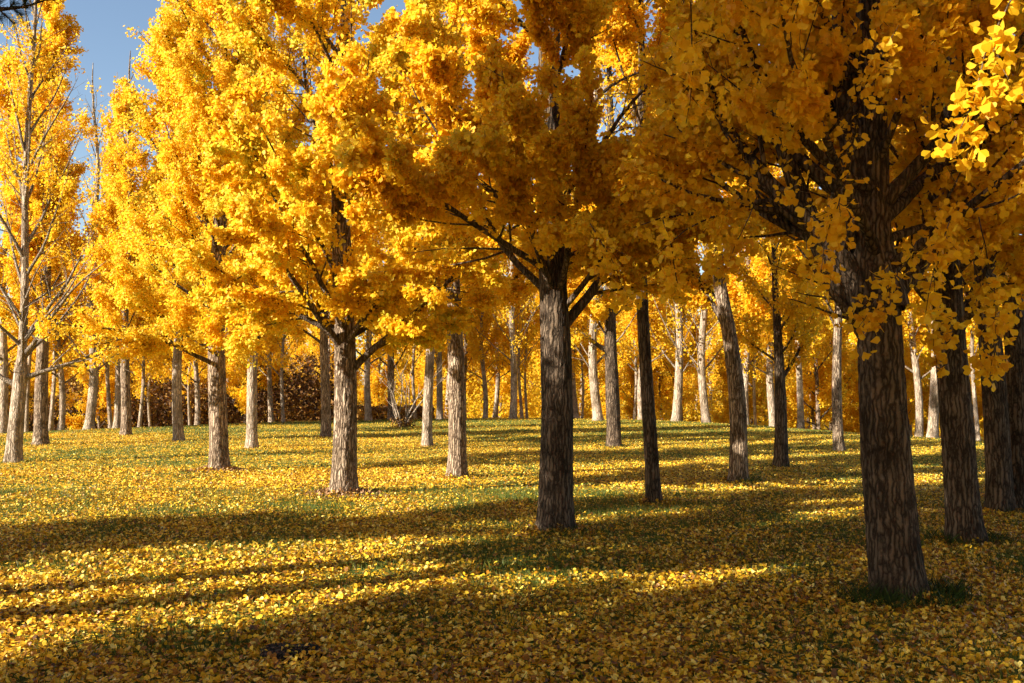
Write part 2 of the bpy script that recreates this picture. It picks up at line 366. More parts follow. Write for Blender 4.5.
def grow_tree(H, r0, cb, W, nl, lod, nleaf, leaf=.075, lean=(0, 0), curve=0.0, limbs=(), seed=0, bare=0.0, mats=('bark', 'twig', 'gold'),
              relief=0.0, droop=.25, e0=38, e1=68, separate=False, knots=(), low_fill=1.0, flare=.5, tmean=.55, vis=None, taper=.75, strands=(), lt=1.0, lowboost=1.2, fork=None, gap=None, strandw=.12, inner=(1.3, .10)):
    """returns [(name, mesh, material)], parts of one tree standing at the origin"""
    global rng
    rng = np.random.default_rng(1000 + seed)
    ph = rng.random() * 6
    def bend(z):
        z = np.asarray(z, float)
        k = np.sin(z * .9 + ph) - math.sin(ph); k2 = np.sin(z * .7 + ph * 2) - math.sin(ph * 2)
        sq = np.clip(z / 3.2, 0, 1)
        if lod == 2: k = k * 2.4; k2 = k2 * 2
        return np.stack([lean[0] * z + .045 * k + curve * np.sin(sq * math.pi) * .5, lean[1] * z + .04 * k2], -1)
    rows, sides = {0: (260, 120), 1: (120, 44), 2: (34, 12)}[lod]
    parts = [('trunk', trunk_mesh('trunk', H, r0, sides, rows, bend, relief, seed, flare, knots, fork), M[mats[0]])]
    lb = []
    ga = rng.random() * 6.28
    for k in range(nl):
        t = (k + rng.random() * .8) / nl; h_ = cb + (H * .93 - cb) * t ** 1.12
        az = ga + k * 2.4 + rng.normal(0, .35)
        el = R(e0 + (e1 - e0) * t ** .8 + rng.normal(0, 6))
        L = W * (1 - t) ** taper * (.82 + .36 * rng.random()) + .35
        if k < nl * .3: L *= (.7 + .3 * rng.random())
        lb.append((h_, az, el, L, 1.0))
    for q in limbs: lb.append((q[0], R(q[1]), R(q[2]), q[3], q[4] if len(q) > 4 else 1.5))
    tb = Tubes(); anchors = []; adirs = []; aw = []
    for (h_, az, el, L, thick) in lb:
        c = bend(h_); rt = r0 * (1 - h_ / H) ** .85 + .012
        d = np.array([math.cos(az) * math.cos(el), math.sin(az) * math.cos(el), math.sin(el)])
        st = np.array([c[0], c[1], h_]) + np.array([d[0], d[1], 0]) * rt * .2
        n = 12 if lod == 0 else (9 if lod == 1 else 6)
        P = path(st, d, L, .10 if el > 0.2 else .2, .075, n)
        rl = lt * min(rt * .5, .007 + .0095 * L) * (thick if thick > 1 else 1)
        rr = rl * (1 - np.linspace(0, 1, n)) ** .9 + .004
        rr[0] *= 1.25
        T = Tubes() if separate and thick > 1 else tb
        T.add(P, rr, {0: 12, 1: 7, 2: 4}[lod] if thick > 1 or lod < 2 else 4)
        # side branches, then spur twigs
        sp = {0: .15, 1: .19, 2: .42}[lod]
        ns = max(3, int(L * .85 / sp))
        for s_ in range(ns):
            t = .16 + .82 * (s_ + rng.random()) / ns
            p, dd = sample(P, t)
            ang = R(rng.uniform(24, 50)); side = perp(dd)
            if lod < 2: side = unit(side + np.array([0, 0, -droop * 1.2 * (1 - h_ / H)]))
            sd = unit(dd * math.cos(ang) + side * math.sin(ang))
            SL = (.22 + .46 * L * (1 - t) * rng.uniform(.4, 1.25)); SL = min(SL, 1.7)
            m = 6 if lod < 2 else 4
            SP = path(p, sd, SL, .16, .08, m, droop * 1.6 * (1 - h_ / H))
            T.add(SP, np.linspace(max(.0035, rl * (1 - t) * .52), .002, m), {0: 5, 1: 4, 2: 3}[lod])
            q = np.linspace(.12, 1, max(3, int(SL / (.045 if lod < 2 else .08))))
            for u in q:
                a_, b_ = sample(SP, min(u, .999)); anchors.append(a_); adirs.append(b_); aw.append(1.0)
            if lod < 2:
                for _ in range(int(SL / (.30 if lod == 0 else .45))):
                    u = rng.uniform(.2, .95); a_, b_ = sample(SP, u)
                    sd2 = unit(b_ + perp(b_) * rng.uniform(.5, 1.3)); L2 = rng.uniform(.08, .28) * min(1, SL + .3)
                    TP = path(a_, sd2, L2, 0, .12, 4, droop * 2.5)
                    T.add(TP, np.linspace(.003, .0015, 4), 3)
                    for u2 in np.linspace(.2, 1, 5):
                        a2, b2 = sample(TP, min(u2, .999)); anchors.append(a2); adirs.append(b2); aw.append(1.0)
        for u in np.linspace(.35, 1, int(L / .09) + 2):
            a_, b_ = sample(P, min(u, .999)); anchors.append(a_); adirs.append(b_); aw.append(.8)
        if separate and thick > 1: parts.append(('limb', T.mesh('limb'), M[mats[1]]))
    wt = 1.0
    for (sx, sy, sz, Ls) in strands:      # long twigs hanging out of the crown, leaves in rosettes on their spurs
        SP = path((sx, sy, sz), (rng.normal(0, .35), rng.normal(0, .35), -.6), Ls, -.9, .10, 12)
        tb.add(SP, np.linspace(.005, .002, 12), 5)
        for q in range(int(Ls / .055)):
            a_, b_ = sample(SP, rng.random() ** .8 * .999)
            spur = a_ + perp(b_) * rng.uniform(.01, .09)
            for _ in range(3): anchors.append(spur); adirs.append(b_); aw.append(-1.0)
        for q in range(int(Ls / .2)):
            a_, b_ = sample(SP, rng.uniform(.1, .8)); TP = path(a_, unit(b_ + perp(b_)), rng.uniform(.1, .3), -.9, .1, 5); tb.add(TP, np.linspace(.003, .0015, 5), 4)
            for u2 in np.linspace(.2, 1, 6):
                a2, b2 = sample(TP, min(u2, .999)); anchors.append(a2); adirs.append(b2); aw.append(-1.0)
    if tb.V: parts.append(('branches', tb.mesh('branches'), M[mats[1]]))
    A_ = np.array(anchors); D_ = np.array(adirs); W_ = np.array(aw)
    # uneven leafing: some boughs dense, some half bare
    cl = fbm(A_[:, 0] * 1.3 + seed, A_[:, 1] * 1.3, A_[:, 2] * 1.3, s=seed, o=3)
    W_ = W_ * np.clip((cl - .30) * 4, .03, 1.1)
    if bare: W_ = W_ * np.where(vnoise(A_[:, 0] * .9, A_[:, 1] * .9, A_[:, 2] * .9, seed + 40) < bare, .04, 1)
    if low_fill != 1: W_ = W_ * np.where(A_[:, 2] < cb + 1.6, low_fill, 1)
    if lod == 0: W_ = W_ * np.clip(np.hypot(A_[:, 0] - bend(A_[:, 2])[:, 0], A_[:, 1] - bend(A_[:, 2])[:, 1]) / inner[0], inner[1], 1)
    if gap: W_ = W_ * np.where(((A_[:, 0] - gap[0]) / gap[3]) ** 2 + ((A_[:, 1] - gap[1]) / gap[4]) ** 2 + ((A_[:, 2] - gap[2]) / gap[5]) ** 2 < 1, .06, 1)
    if low_fill == 1: W_ = W_ * np.where(A_[:, 2] < cb + 1.2, lowboost, 1)
    W_ = np.where(np.array(aw) < 0, strandw, W_)
    if vis is not None: W_ = W_ * np.where(A_[:, 2] < vis, 1, .42)
    idx = rng.choice(len(A_), nleaf, p=W_ / W_.sum())
    off = rng.normal(0, 1, (nleaf, 3)) * (.036 if lod == 0 else .05 if lod == 1 else .12)
    P = A_[idx] + off + np.array([0, 0, -.02])
    U = unit(off * 8 + rng.normal(0, .55, (nleaf, 3)) + np.array([0, 0, -.55]))
    N = unit(rng.normal(0, 1, (nleaf, 3)) + np.array([0, 0, .8]))
    S = leaf * (.92 * rng.uniform(.5, 1.15, nleaf) if lod == 0 else .82 * rng.uniform(.6, 1.15, nleaf))
    # hue goes by twig (neighbouring leaves turn together), then by leaf
    tw = vnoise(A_[:, 0] * 3.1, A_[:, 1] * 3.1, A_[:, 2] * 3.1, seed + 77)[idx]
    tint = np.clip(tmean + (tw - .5) * .5 + rng.normal(0, .13, nleaf), 0, 1)
    parts.append(('crown', leaves_mesh('crown', P, U, N, S, 'fine' if lod == 0 else 'kite', tint), M[mats[2]]))
    return parts
def plant(name, parts, x, y, rz=0.0, sc=1.0, label='', group=None, cat='tree', zs=1.0):
    o = bpy.data.objects.new(name, None); col.objects.link(o); o.empty_display_size = .3
    o.location = (x, y, float(gz(x, y)) - .02); o.rotation_euler = (0, 0, rz); o.scale = (sc, sc, sc * zs)
    for n, me, m in parts: link(n, me, m, o)
    tag(o, label, cat, group)
    return o
def copy_tree(src, x, y, rz, sc, label, group, zs=1.0):
    r = src.copy(); col.objects.link(r)
    r.location = (x, y, float(gz(x, y)) - .02); r.rotation_euler = (0, 0, rz); r.scale = (sc, sc, sc * zs)
    r['label'] = label; r['group'] = group
    for ch in list(src.children):
        c = ch.copy(); col.objects.link(c); c.parent = r
    return r
NEAR = 'ginkgo trees standing on the lawn'
def hero(px, py, name, label, **kw):
    x, y = at(px, py)
    o = plant(name, grow_tree(**kw), x, y, 0, 1, label, NEAR)
    print(name, round(x, 2), round(y, 2), round(time.time() - T0, 1)); return o

# 1 the big tree on the right; limbs: (height, azimuth, elevation, length, thickness), azimuth 180 = left, 270 = towards camera
hero(900, 601, 'ginkgo_tree', 'thickest ginkgo at the right with forked dark limbs',
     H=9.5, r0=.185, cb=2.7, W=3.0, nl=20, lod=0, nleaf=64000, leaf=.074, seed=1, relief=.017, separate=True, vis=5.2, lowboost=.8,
     lean=(-.055, 0), mats=('bark_dark_shaded', 'bark_dark_shaded', 'gold'), droop=.35, flare=.42, e0=28, tmean=.48, fork=(2.15, .66), gap=(-.25, -1.3, 2.7, .85, 1.3, 1.0),
     limbs=[(2.0, 170, 54, 3.4, 2.6), (1.95, 190, 42, 1.0, 2.2), (2.35, 165, 48, 3.2, 2.2), (2.2, 105, 80, 4.8, 3.4), (2.2, 15, 42, 3.0, 1.8),
            (2.9, 20, 32, 2.8, 1.6), (3.0, 330, 45, 2.8, 1.6), (3.1, 200, 25, 2.6, 1.3), (2.6, 235, 30, 2.6, 1.3), (2.5, 310, 25, 2.4, 1.3), (2.5, 140, 25, 2.8, 1.3)],
     strands=[(.15, -.75, 2.9, 1.1), (-.05, -.6, 2.6, .8), (.32, -.7, 2.8, 1.15), (.1, -.5, 2.5, .9), (-1.9, -.9, 2.75, .7), (-1.3, -1.1, 2.9, .8), (-2.3, .2, 2.9, .7), (-.75, -1.2, 3.0, .8),
              (-.45, -2.9, 3.6, 1.0), (-.30, -2.7, 3.5, .7), (.55, -2.8, 3.5, 1.1), (.45, -2.5, 3.1, .9), (.62, -3.1, 3.2, .8), (-1.9, -2.0, 3.8, .7), (.8, -2.4, 3.5, .9)])
hero(965, 543, 'ginkgo_tree', 'dark straight ginkgo just right of and behind the thickest trunk',
     H=11, r0=.165, cb=2.5, W=2.7, nl=24, lod=0, nleaf=42000, leaf=.076, seed=2, lowboost=.8, relief=.012, mats=('bark_dark_shaded', 'twig', 'gold'), droop=.4, lean=(-.01, 0), vis=6,
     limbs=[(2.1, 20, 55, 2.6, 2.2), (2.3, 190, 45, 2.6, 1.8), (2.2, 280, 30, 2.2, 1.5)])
hero(1000, 513, 'ginkgo_tree', 'left one of the two dark ginkgo trunks close together at the right edge',
     H=11, r0=.15, cb=2.6, W=2.6, nl=20, lod=1, nleaf=50000, leaf=.085, seed=3, relief=.010, mats=('bark_dark_shaded', 'twig', 'gold'), lean=(-.03, 0), vis=6.5)
hero(1019, 511, 'ginkgo_tree', 'right one of the two dark ginkgo trunks close together at the right edge',
     H=11, r0=.15, cb=2.6, W=2.8, nl=20, lod=1, nleaf=50000, leaf=.085, seed=4, relief=.010, mats=('bark_dark_shaded', 'twig', 'gold'), lean=(-.01, 0), vis=6.5)
hero(555, 531, 'ginkgo_tree', 'stout shaded ginkgo in the middle of the lawn with a limb rising to the right',
     H=11.5, r0=.18, cb=2.35, W=2.7, nl=32, lod=0, nleaf=100000, inner=(.7, .35), gap=(.7, 0, 4.8, .55, 2, .8), leaf=.074, seed=5, lowboost=.9, relief=.013, mats=('bark_dark_shaded', 'twig', 'gold'), droop=.45, e0=30, separate=True, vis=6.2,
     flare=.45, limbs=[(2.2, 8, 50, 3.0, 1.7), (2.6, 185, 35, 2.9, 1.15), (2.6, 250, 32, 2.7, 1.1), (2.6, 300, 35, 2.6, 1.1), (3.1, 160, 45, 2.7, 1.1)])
hero(654, 505, 'ginkgo_tree', 'slender shaded ginkgo right of the stout middle trunk',
     H=9, r0=.088, cb=3.1, W=1.9, gap=(-.75, 0, 5.2, .75, 2, 1.0), nl=20, lod=1, nleaf=42000, leaf=.08, seed=6, relief=.006, mats=('bark_dark_shaded', 'twig', 'gold'), lean=(-.02, 0), vis=7)
hero(343, 495, 'ginkgo_tree', 'sunlit ginkgo with deeply furrowed bark and a brown ring of litter at its foot',
     H=11.5, r0=.17, cb=2.1, W=3.3, nl=38, lod=0, nleaf=105000, leaf=.078, seed=7, relief=.02, mats=('bark', 'twig', 'gold'), separate=True, droop=.25, e0=32, inner=(.8, .3), vis=8,
     flare=.5, limbs=[(1.75, 5, 38, 3.0, 1.5), (2.2, 165, 50, 3.0, 1.8), (2.1, 230, 40, 2.8, 1.6), (2.3, 195, 20, 2.6, 1.3), (2.35, 275, 25, 1.5, 1.1), (2.5, 300, 20, 1.6, 1.1)], tmean=.7)
hero(457, 478, 'ginkgo_tree', 'sunlit ginkgo trunk with a dark right side left of the stout middle one',
     H=12, r0=.15, cb=2.7, W=2.6, nl=26, lod=1, nleaf=52000, leaf=.085, seed=8, relief=.012, mats=('bark', 'twig', 'gold'), vis=8.5)
hero(738, 483, 'ginkgo_tree', 'bent and forked ginkgo trunk left of the short crooked one',
     H=9.5, r0=.14, cb=2.9, W=2.3, nl=18, lod=1, nleaf=40000, leaf=.085, seed=9, relief=.010, lean=(-.075, 0), curve=.16, mats=('bark', 'twig', 'gold'), droop=.3, vis=8,
     limbs=[(2.5, 150, 65, 2.4, 1.7)])
hero(781, 468, 'ginkgo_tree', 'short thin ginkgo with a dark trunk and crooked branches right of the bent one',
     H=5.2, r0=.125, cb=1.9, W=1.5, nl=12, lod=1, nleaf=8000, leaf=.085, seed=10, relief=.006, lean=(-.01, 0), mats=('bark_dark_shaded', 'twig', 'gold'),
     limbs=[(1.7, 10, 55, 1.6, 1.8)])
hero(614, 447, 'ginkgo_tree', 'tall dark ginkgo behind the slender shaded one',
     H=14, r0=.18, cb=2.8, W=2.6, nl=24, lod=1, nleaf=30000, leaf=.09, gap=(-.3, 0, 8.5, 1.3, 3, 1.6), seed=11, relief=.008, mats=('bark_dark_shaded', 'twig', 'gold'),
     limbs=[(2.5, 175, 35, 2.6, 2.0)])
hero(219, 471, 'ginkgo_tree', 'broad bright yellow ginkgo with a branch scar high on its trunk',
     H=12.5, r0=.17, cb=2.0, W=3.4, nl=54, lod=1, nleaf=140000, leaf=.08, seed=12, vis=9.5, droop=.3, limbs=[(2.15, 280, 18, 1.6, 1.0), (2.2, 245, 20, 1.6, 1.0), (2.3, 305, 15, 1.8, 1.0), (2.6, 285, 20, 1.8, 1.0)], relief=.016, mats=('bark', 'twig', 'gold'), e0=28, e1=74,
     flare=.45, knots=[(1.95, 4.5, .055)], tmean=.72, taper=.6)
hero(427, 446, 'ginkgo_tree', 'pale narrow trunk left of the trunk with the dark right side',
     H=12, r0=.125, cb=2.9, W=2.4, nl=24, lod=1, nleaf=38000, leaf=.10, seed=13, relief=.007, mats=('bark_pale', 'twig_pale', 'gold'))
hero(252, 448, 'ginkgo_tree', 'pale leaning trunk close behind the broad bright yellow ginkgo',
     H=13, r0=.13, cb=2.4, W=3.0, nl=32, lod=1, nleaf=60000, leaf=.10, seed=14, relief=.009, lean=(.02, 0), mats=('bark_pale', 'twig', 'gold'), e1=74)
hero(179, 441, 'ginkgo_tree', 'pale slightly curved trunk left of the broad bright yellow ginkgo',
     H=13.5, r0=.135, cb=2.6, W=3.0, nl=34, lod=1, nleaf=70000, leaf=.10, seed=15, relief=.009, curve=-.1, lean=(.01, 0), mats=('bark_pale', 'twig', 'gold'), e1=76, tmean=.68, taper=.55)
hero(326, 437, 'ginkgo_tree', 'dark trunk just left of and behind the furrowed sunlit one',
     H=13, r0=.14, cb=2.8, W=2.8, nl=28, lod=1, nleaf=45000, leaf=.11, seed=16, relief=.007, mats=('bark', 'twig', 'gold'))
hero(13, 462, 'ginkgo_tree', 'half bare ginkgo at the left edge with long pale rising branches',
     H=12, r0=0.146, cb=1.9, W=2.9, nl=34, lod=1, nleaf=4200, leaf=.085, seed=17, fork=(1.9, .66), relief=.010, bare=.6, lt=1.0, mats=('bark_pale', 'twig_pale', 'gold'), e0=44, e1=78, low_fill=.3,
     lean=(.02, 0), limbs=[(1.75, 5, 24, 3.4, 1.3), (1.6, 190, 30, 3.0, 1.4), (2.2, 340, 42, 3.2, 1.3), (2.6, 20, 48, 3.0, 1.2)])
hero(41, 445, 'ginkgo_tree', 'tall narrow yellow ginkgo just behind the half bare one at the left edge',
     H=13, r0=.17, cb=2.6, W=2.3, nl=40, lod=1, nleaf=62000, leaf=.095, seed=18, relief=.009, mats=('bark', 'twig', 'gold'), e0=50, e1=80, taper=.5, tmean=.62)
hero(126, 435, 'ginkgo_tree', 'straight ginkgo with a dark upper trunk left of the curved pale one',
     H=12.5, r0=.15, cb=2.7, W=2.3, nl=26, lod=1, nleaf=36000, leaf=.11, seed=19, relief=.007, mats=('bark', 'twig', 'gold'), e0=45, e1=78)
hero(839, 451, 'ginkgo_tree', 'thin straight grey trunk seen just left of the thickest tree',
     H=10, r0=.12, cb=2.9, W=2.2, nl=20, lod=1, nleaf=26000, leaf=.10, seed=20, relief=.006, mats=('bark', 'twig', 'gold'))
print('heroes', time.time() - T0)

# prototypes for the wood beyond the crest
PROTO = []
for k, kw in enumerate([
    dict(H=13, r0=0.146, cb=1.9, W=2.9, nl=26, low_fill=.22, nleaf=15000, leaf=.16, mats=('bark_pale', 'twig_pale', 'gold')),
    dict(H=12, r0=0.129, cb=2.0, W=2.6, nl=26, low_fill=.22, nleaf=16000, leaf=.15, mats=('bark_pale', 'twig_pale', 'gold'), bare=.3),
    dict(H=14, r0=0.138, cb=1.7, W=3.4, nl=30, low_fill=.22, nleaf=17000, leaf=.17, mats=('bark', 'twig', 'gold')),
    dict(H=13, r0=0.086, cb=1.9, W=2.4, nl=22, low_fill=.22, nleaf=10000, leaf=.16, mats=('bark_pale', 'twig_pale', 'gold')),
    dict(H=9, r0=.10, cb=.8, W=3.0, nl=26, nleaf=15000, leaf=.17, mats=('bark', 'twig', 'gold')),
    dict(H=13, r0=.15, cb=1.5, W=3.2, nl=36, nleaf=2600, leaf=.13, mats=('bark_pale', 'twig_pale', 'gold'), bare=.5, lt=.8)]):
    PROTO.append([grow_tree(lod=2, seed=60 + k, e1=74, **kw), None])
def wood(kind, x, y, sc, label, group, zs=1.0, name='ginkgo_tree'):
    rz = rng.random() * 6.28
    p = PROTO[kind]
    if p[1] is None:
        p[1] = plant(name, p[0], x, y, rz, sc, label, group, zs=zs); return p[1]
    return copy_tree(p[1], x, y, rz, sc, label, group, zs)
rng = np.random.default_rng(55)
EDGE = 'trunks along the edge of the wood beyond the lawn'
# (px, py, depth, radius scale, proto, label)
E = [
 (4, 429, 37, 1.0, 0, 'pale trunk at the far left edge of the wood, leftmost of all'),
 (28, 430, 38, .8, 3, 'thin pale trunk of the wood between the two left edge ginkgos'),
 (51, 428, 40, .8, 3, 'thin trunk of the wood just right of the narrow yellow ginkgo'),
 (62, 428, 38, .9, 1, 'whitish trunk of the wood with a thin twin beside it, left part of the photo'),
 (90, 427, 37, 1.15, 5, 'bare grey trunk with spreading twigs at the wood edge left of the dark topped one'),
 (112, 427, 40, .8, 3, 'slim trunk of the wood just left of the dark topped ginkgo'),
 (118, 426, 38, .9, 1, 'pale trunk of the wood half hidden by the dark topped ginkgo'),
 (140, 425, 42, .8, 3, 'dark slim trunk of the wood right of the dark topped ginkgo'),
 (191, 424, 46, .7, 3, 'thinner of two trunks in the wood right of the curved pale one'),
 (198, 424, 44, .9, 1, 'thicker of two trunks in the wood right of the curved pale one'),
 (272, 421, 46, .8, 0, 'half hidden trunk in the dark wood right of the leaning pale one'),
 (284, 421, 44, .8, 3, 'pale slim trunk against the dark wood right of the leaning pale one'),
 (369, 418, 45, 1.0, 0, 'sunlit trunk at the wood edge just right of the furrowed tree'),
 (392, 417, 47, 1.25, 2, 'dark grey thick trunk at the crest behind the bare sapling'),
 (416, 418, 50, .8, 3, 'thin trunk of the wood just right of the bare sapling'),
 (440, 416, 47, 1.0, 1, 'pale trunk of the wood between the two sunlit middle trunks'),
 (464, 418, 52, .9, 0, 'trunk of the wood peeping out right of the trunk with the dark side'),
 (485, 418, 49, .9, 1, 'short visible pale trunk at the crest left of the tall pale one'),
 (495, 418, 54, .8, 0, 'shadowed trunk in the wood close to the short visible pale one'),
 (513, 417, 47, 1.05, 5, 'tall pale grey trunk with bare side twigs at the crest left of the stout one'),
 (522, 418, 50, .8, 3, 'left one of a pair of very thin pale trunks beside the tall pale grey one'),
 (527, 418, 51, .7, 3, 'right one of a pair of very thin pale trunks beside the tall pale grey one'),
 (582, 418, 52, .6, 3, 'very thin trunk in the wood just right of the stout middle tree'),
 (598, 419, 44, 1.3, 5, 'whitish thick trunk with slanting bare branches left of the tall dark one'),
 (634, 418, 50, .75, 3, 'thin trunk in the wood between the tall dark and the slender tree'),
 (641, 418, 47, .95, 1, 'pale trunk at the crest close to the slender shaded tree'),
 (676, 418, 44, 1.25, 5, 'pale trunk with wide bare branches right of the slender shaded tree'),
 (706, 419, 43, 1.1, 5, 'pale trunk with fine twigs left of the bent forked tree'),
 (745, 422, 42, 1.0, 1, 'leaning pale trunk at the crest just right of the bent forked tree'),
 (755, 421, 46, .7, 3, 'very thin pale trunk between the bent tree and the short crooked one'),
 (773, 421, 42, 1.05, 0, 'pale trunk rising behind the short crooked ginkgo'),
 (800, 422, 40, 1.0, 1, 'pale leaning trunk between the short crooked tree and the grey straight one'),
 (917, 437, 34, .9, 1, 'white trunk at the crest between the thickest tree and its dark neighbour, left of two'),
 (931, 437, 33, 1.0, 0, 'white trunk at the crest between the thickest tree and its dark neighbour, right of two'),
 (941, 439, 36, .8, 3, 'slim trunk at the crest touching the outline of the dark neighbour'),
 (977, 444, 31, .7, 3, 'thin trunk beyond the lawn between the dark neighbour and the right edge pair'),
]
for (px, py, d, s_, kd, lab) in E:
    x, y = at_d(px, d)
    wood(kd, x, y, s_ * rng.uniform(.95, 1.1), lab, EDGE, zs=rng.uniform(.9, 1.1) * (1.25 if s_ < .85 else 1.0))
# the wood behind, sun-warmed yellow and amber crowns in depth
pts = []
tries = 0
while len(pts) < 88 and tries < 9000:
    tries += 1
    d = rng.uniform(44, 100); x = rng.uniform(-.62, .62) * d
    crest = 44 - (14 * (min(abs(x - 1), 30) / 17) ** 2 if x < 1 else 21 * (min(abs(x - 1), 26) / 13) ** 2)
    crest = max(crest, 20)
    if d < crest + 10: continue
    if all((x - a) ** 2 + (d - b) ** 2 > 2.9 ** 2 for a, b in pts): pts.append((x, d))
WD = 'trees deep in the wood beyond the lawn'
for (x, d) in pts:
    kd = int(rng.choice([0, 1, 2, 3, 4, 4], p=None)); s_ = rng.uniform(.85, 1.15)
    # a notch of open sky at the upper left: trees there are lower
    if -.55 < x / d < -.36: s_ *= .72
    wood(kd, x, d, s_, 'yellow or amber tree deep in the wood beyond the lawn', WD)
# young trees with low crowns along the edge fill in under the canopy
UG = 'low amber trees along the edge of the wood'
for k in range(34):
    px = rng.uniform(-60, 1090); xx = (px - 512) / F
    d = rng.uniform(56, 66) if -0.5 < xx < .28 else rng.uniform(44, 52)
    wood(4, xx * d, d, rng.uniform(.55, .85), 'low bushy amber tree under the taller trees at the wood edge', UG)

# undergrowth: one leafy mass along the foot of the wood, uncountable
n = 110000
px = -.08 - rng.random(n) * .67; d = 50 + 45 * rng.random(n) ** 1.3
bd = px; x = px * d
top = .8 + 3.4 * fbm(x * .28, d * .28, s=5, o=3) ** 1.5 * 1.6 + np.clip((d - 60) / 12, 0, 4)
top = top * np.where(px > -.16, .28, 1.0)
z = gz(x, d) + top * rng.random(n) ** .8
P = np.stack([x, d, z], -1)
U = unit(rng.normal(0, 1, (n, 3))); N = unit(rng.normal(0, 1, (n, 3)))
tint = np.clip(.36 + .6 * (vnoise(x * .5, d * .5, z * .9, 8) - .25) + rng.normal(0, .16, n), 0, 1)
me = leaves_mesh('undergrowth', P, U, N, .2 * rng.uniform(.6, 1.3, n), 'kite', tint)
tag(link('undergrowth', me, M['rust']), 'rusty brown undergrowth massed at the foot of the wood', 'undergrowth', kind='stuff')
n = 90000
px = -.12 + rng.random(n) * .87; d = 54 + 40 * rng.random(n) ** 1.2; x = px * d
top = 5.5 * np.clip(fbm(x * .3, d * .3, s=15, o=3) - .33, 0, 1) * 3.2
z = gz(x, d) + top * rng.random(n) ** .8
keep = top > .3; P = np.stack([x, d, z], -1)[keep]; n = len(P)
tint = np.clip(.3 + .6 * vnoise(P[:, 0] * .5, P[:, 1] * .5, P[:, 2] * .9, 18) + rng.normal(0, .12, n), 0, 1)
me = leaves_mesh('thicket', P, unit(rng.normal(0, 1, (n, 3))), unit(rng.normal(0, 1, (n, 3))), .17 * rng.uniform(.6, 1.3, n), 'kite', tint)
tag(link('thicket', me, M['gold']), 'bright yellow thicket between the pale trunks at the centre and right', 'thicket', kind='stuff')
# far wood, a mass closing the view between the trunks
n = 90000
px = rng.random(n) * 1.5 - .75; d = 100 + 22 * rng.random(n); x = px * d
top = 11 + 5 * fbm(x * .12, d * .12, s=6, o=3) * np.ones(n) - 4.5 * np.exp(-((px + .45) / .06) ** 2)
z = gz(x, d) + top * rng.random(n)
P = np.stack([x, d, z], -1)
U = unit(rng.normal(0, 1, (n, 3))); N = unit(rng.normal(0, 1, (n, 3)))
tint = np.clip(.2 + .7 * vnoise(x * .25, d * .25, z * .4, 9) + rng.normal(0, .1, n), 0, 1)
me = leaves_mesh('far_wood', P, U, N, .42 * rng.uniform(.6, 1.3, n), 'kite', tint)
tag(link('distant_woodland', me, M['gold']), 'distant amber woodland closing the view behind the trunks', 'woodland', kind='stuff')
print('wood', time.time() - T0)

# ------------------------------------------------------------------ trees out of view: some known by their long shadows, others added to darken
OFF = 'ginkgo trees just outside the view'
rng = np.random.default_rng(5)
K = [grow_tree(H=11.5, r0=.2, cb=2.2, W=2.9, nl=34, lod=2, nleaf=42000, leaf=.12, seed=90, mats=('bark', 'twig', 'gold')),]
off0 = None
CAST = [(-8.8, 7.6, .5), (-5.6, 3.6, .62), (-12.8, 5.4, .95), (-3.4, -2.2, .9), (-8.0, -3.6, 1.05), (8.8, -.5, .9), (6.5, -2.5, 1), (-13, -1.5, 1.1)]  # the pair at the right is added to hold back sky light
for (x, y, s_) in CAST:
    lab = 'yellow ginkgo standing just outside the view and shading the foreground'
    if off0 is None: off0 = plant('ginkgo_tree', K[0], x, y, 1.0, s_, lab, OFF)
    else: copy_tree(off0, x, y, rng.random() * 6.28, s_, lab, OFF)

hi = grow_tree(H=13, r0=.2, cb=3.1, W=3.2, nl=46, lod=2, nleaf=80000, leaf=.13, taper=.5, seed=91, mats=('bark', 'twig', 'gold'))
hp = plant('ginkgo_tree', hi, -6.4, 5.3, 0, 1, 'high crowned yellow ginkgo just outside the left edge of the view', OFF)
for (x, y, s_, zs_) in [(-9.5, .85, .72, 2.1), (5.6, 2.0, .9, 1), (2.3, -2.9, 1.0, 1), (-1.2, -4.8, 1, 1), (8.5, 5.0, .8, 1.1)]:  # unseen trees added to block sky light; the stretched one shades the right crown
    copy_tree(hp, x, y, x + y, s_, 'high crowned yellow ginkgo added out of view to deepen the shade', OFF, zs_)

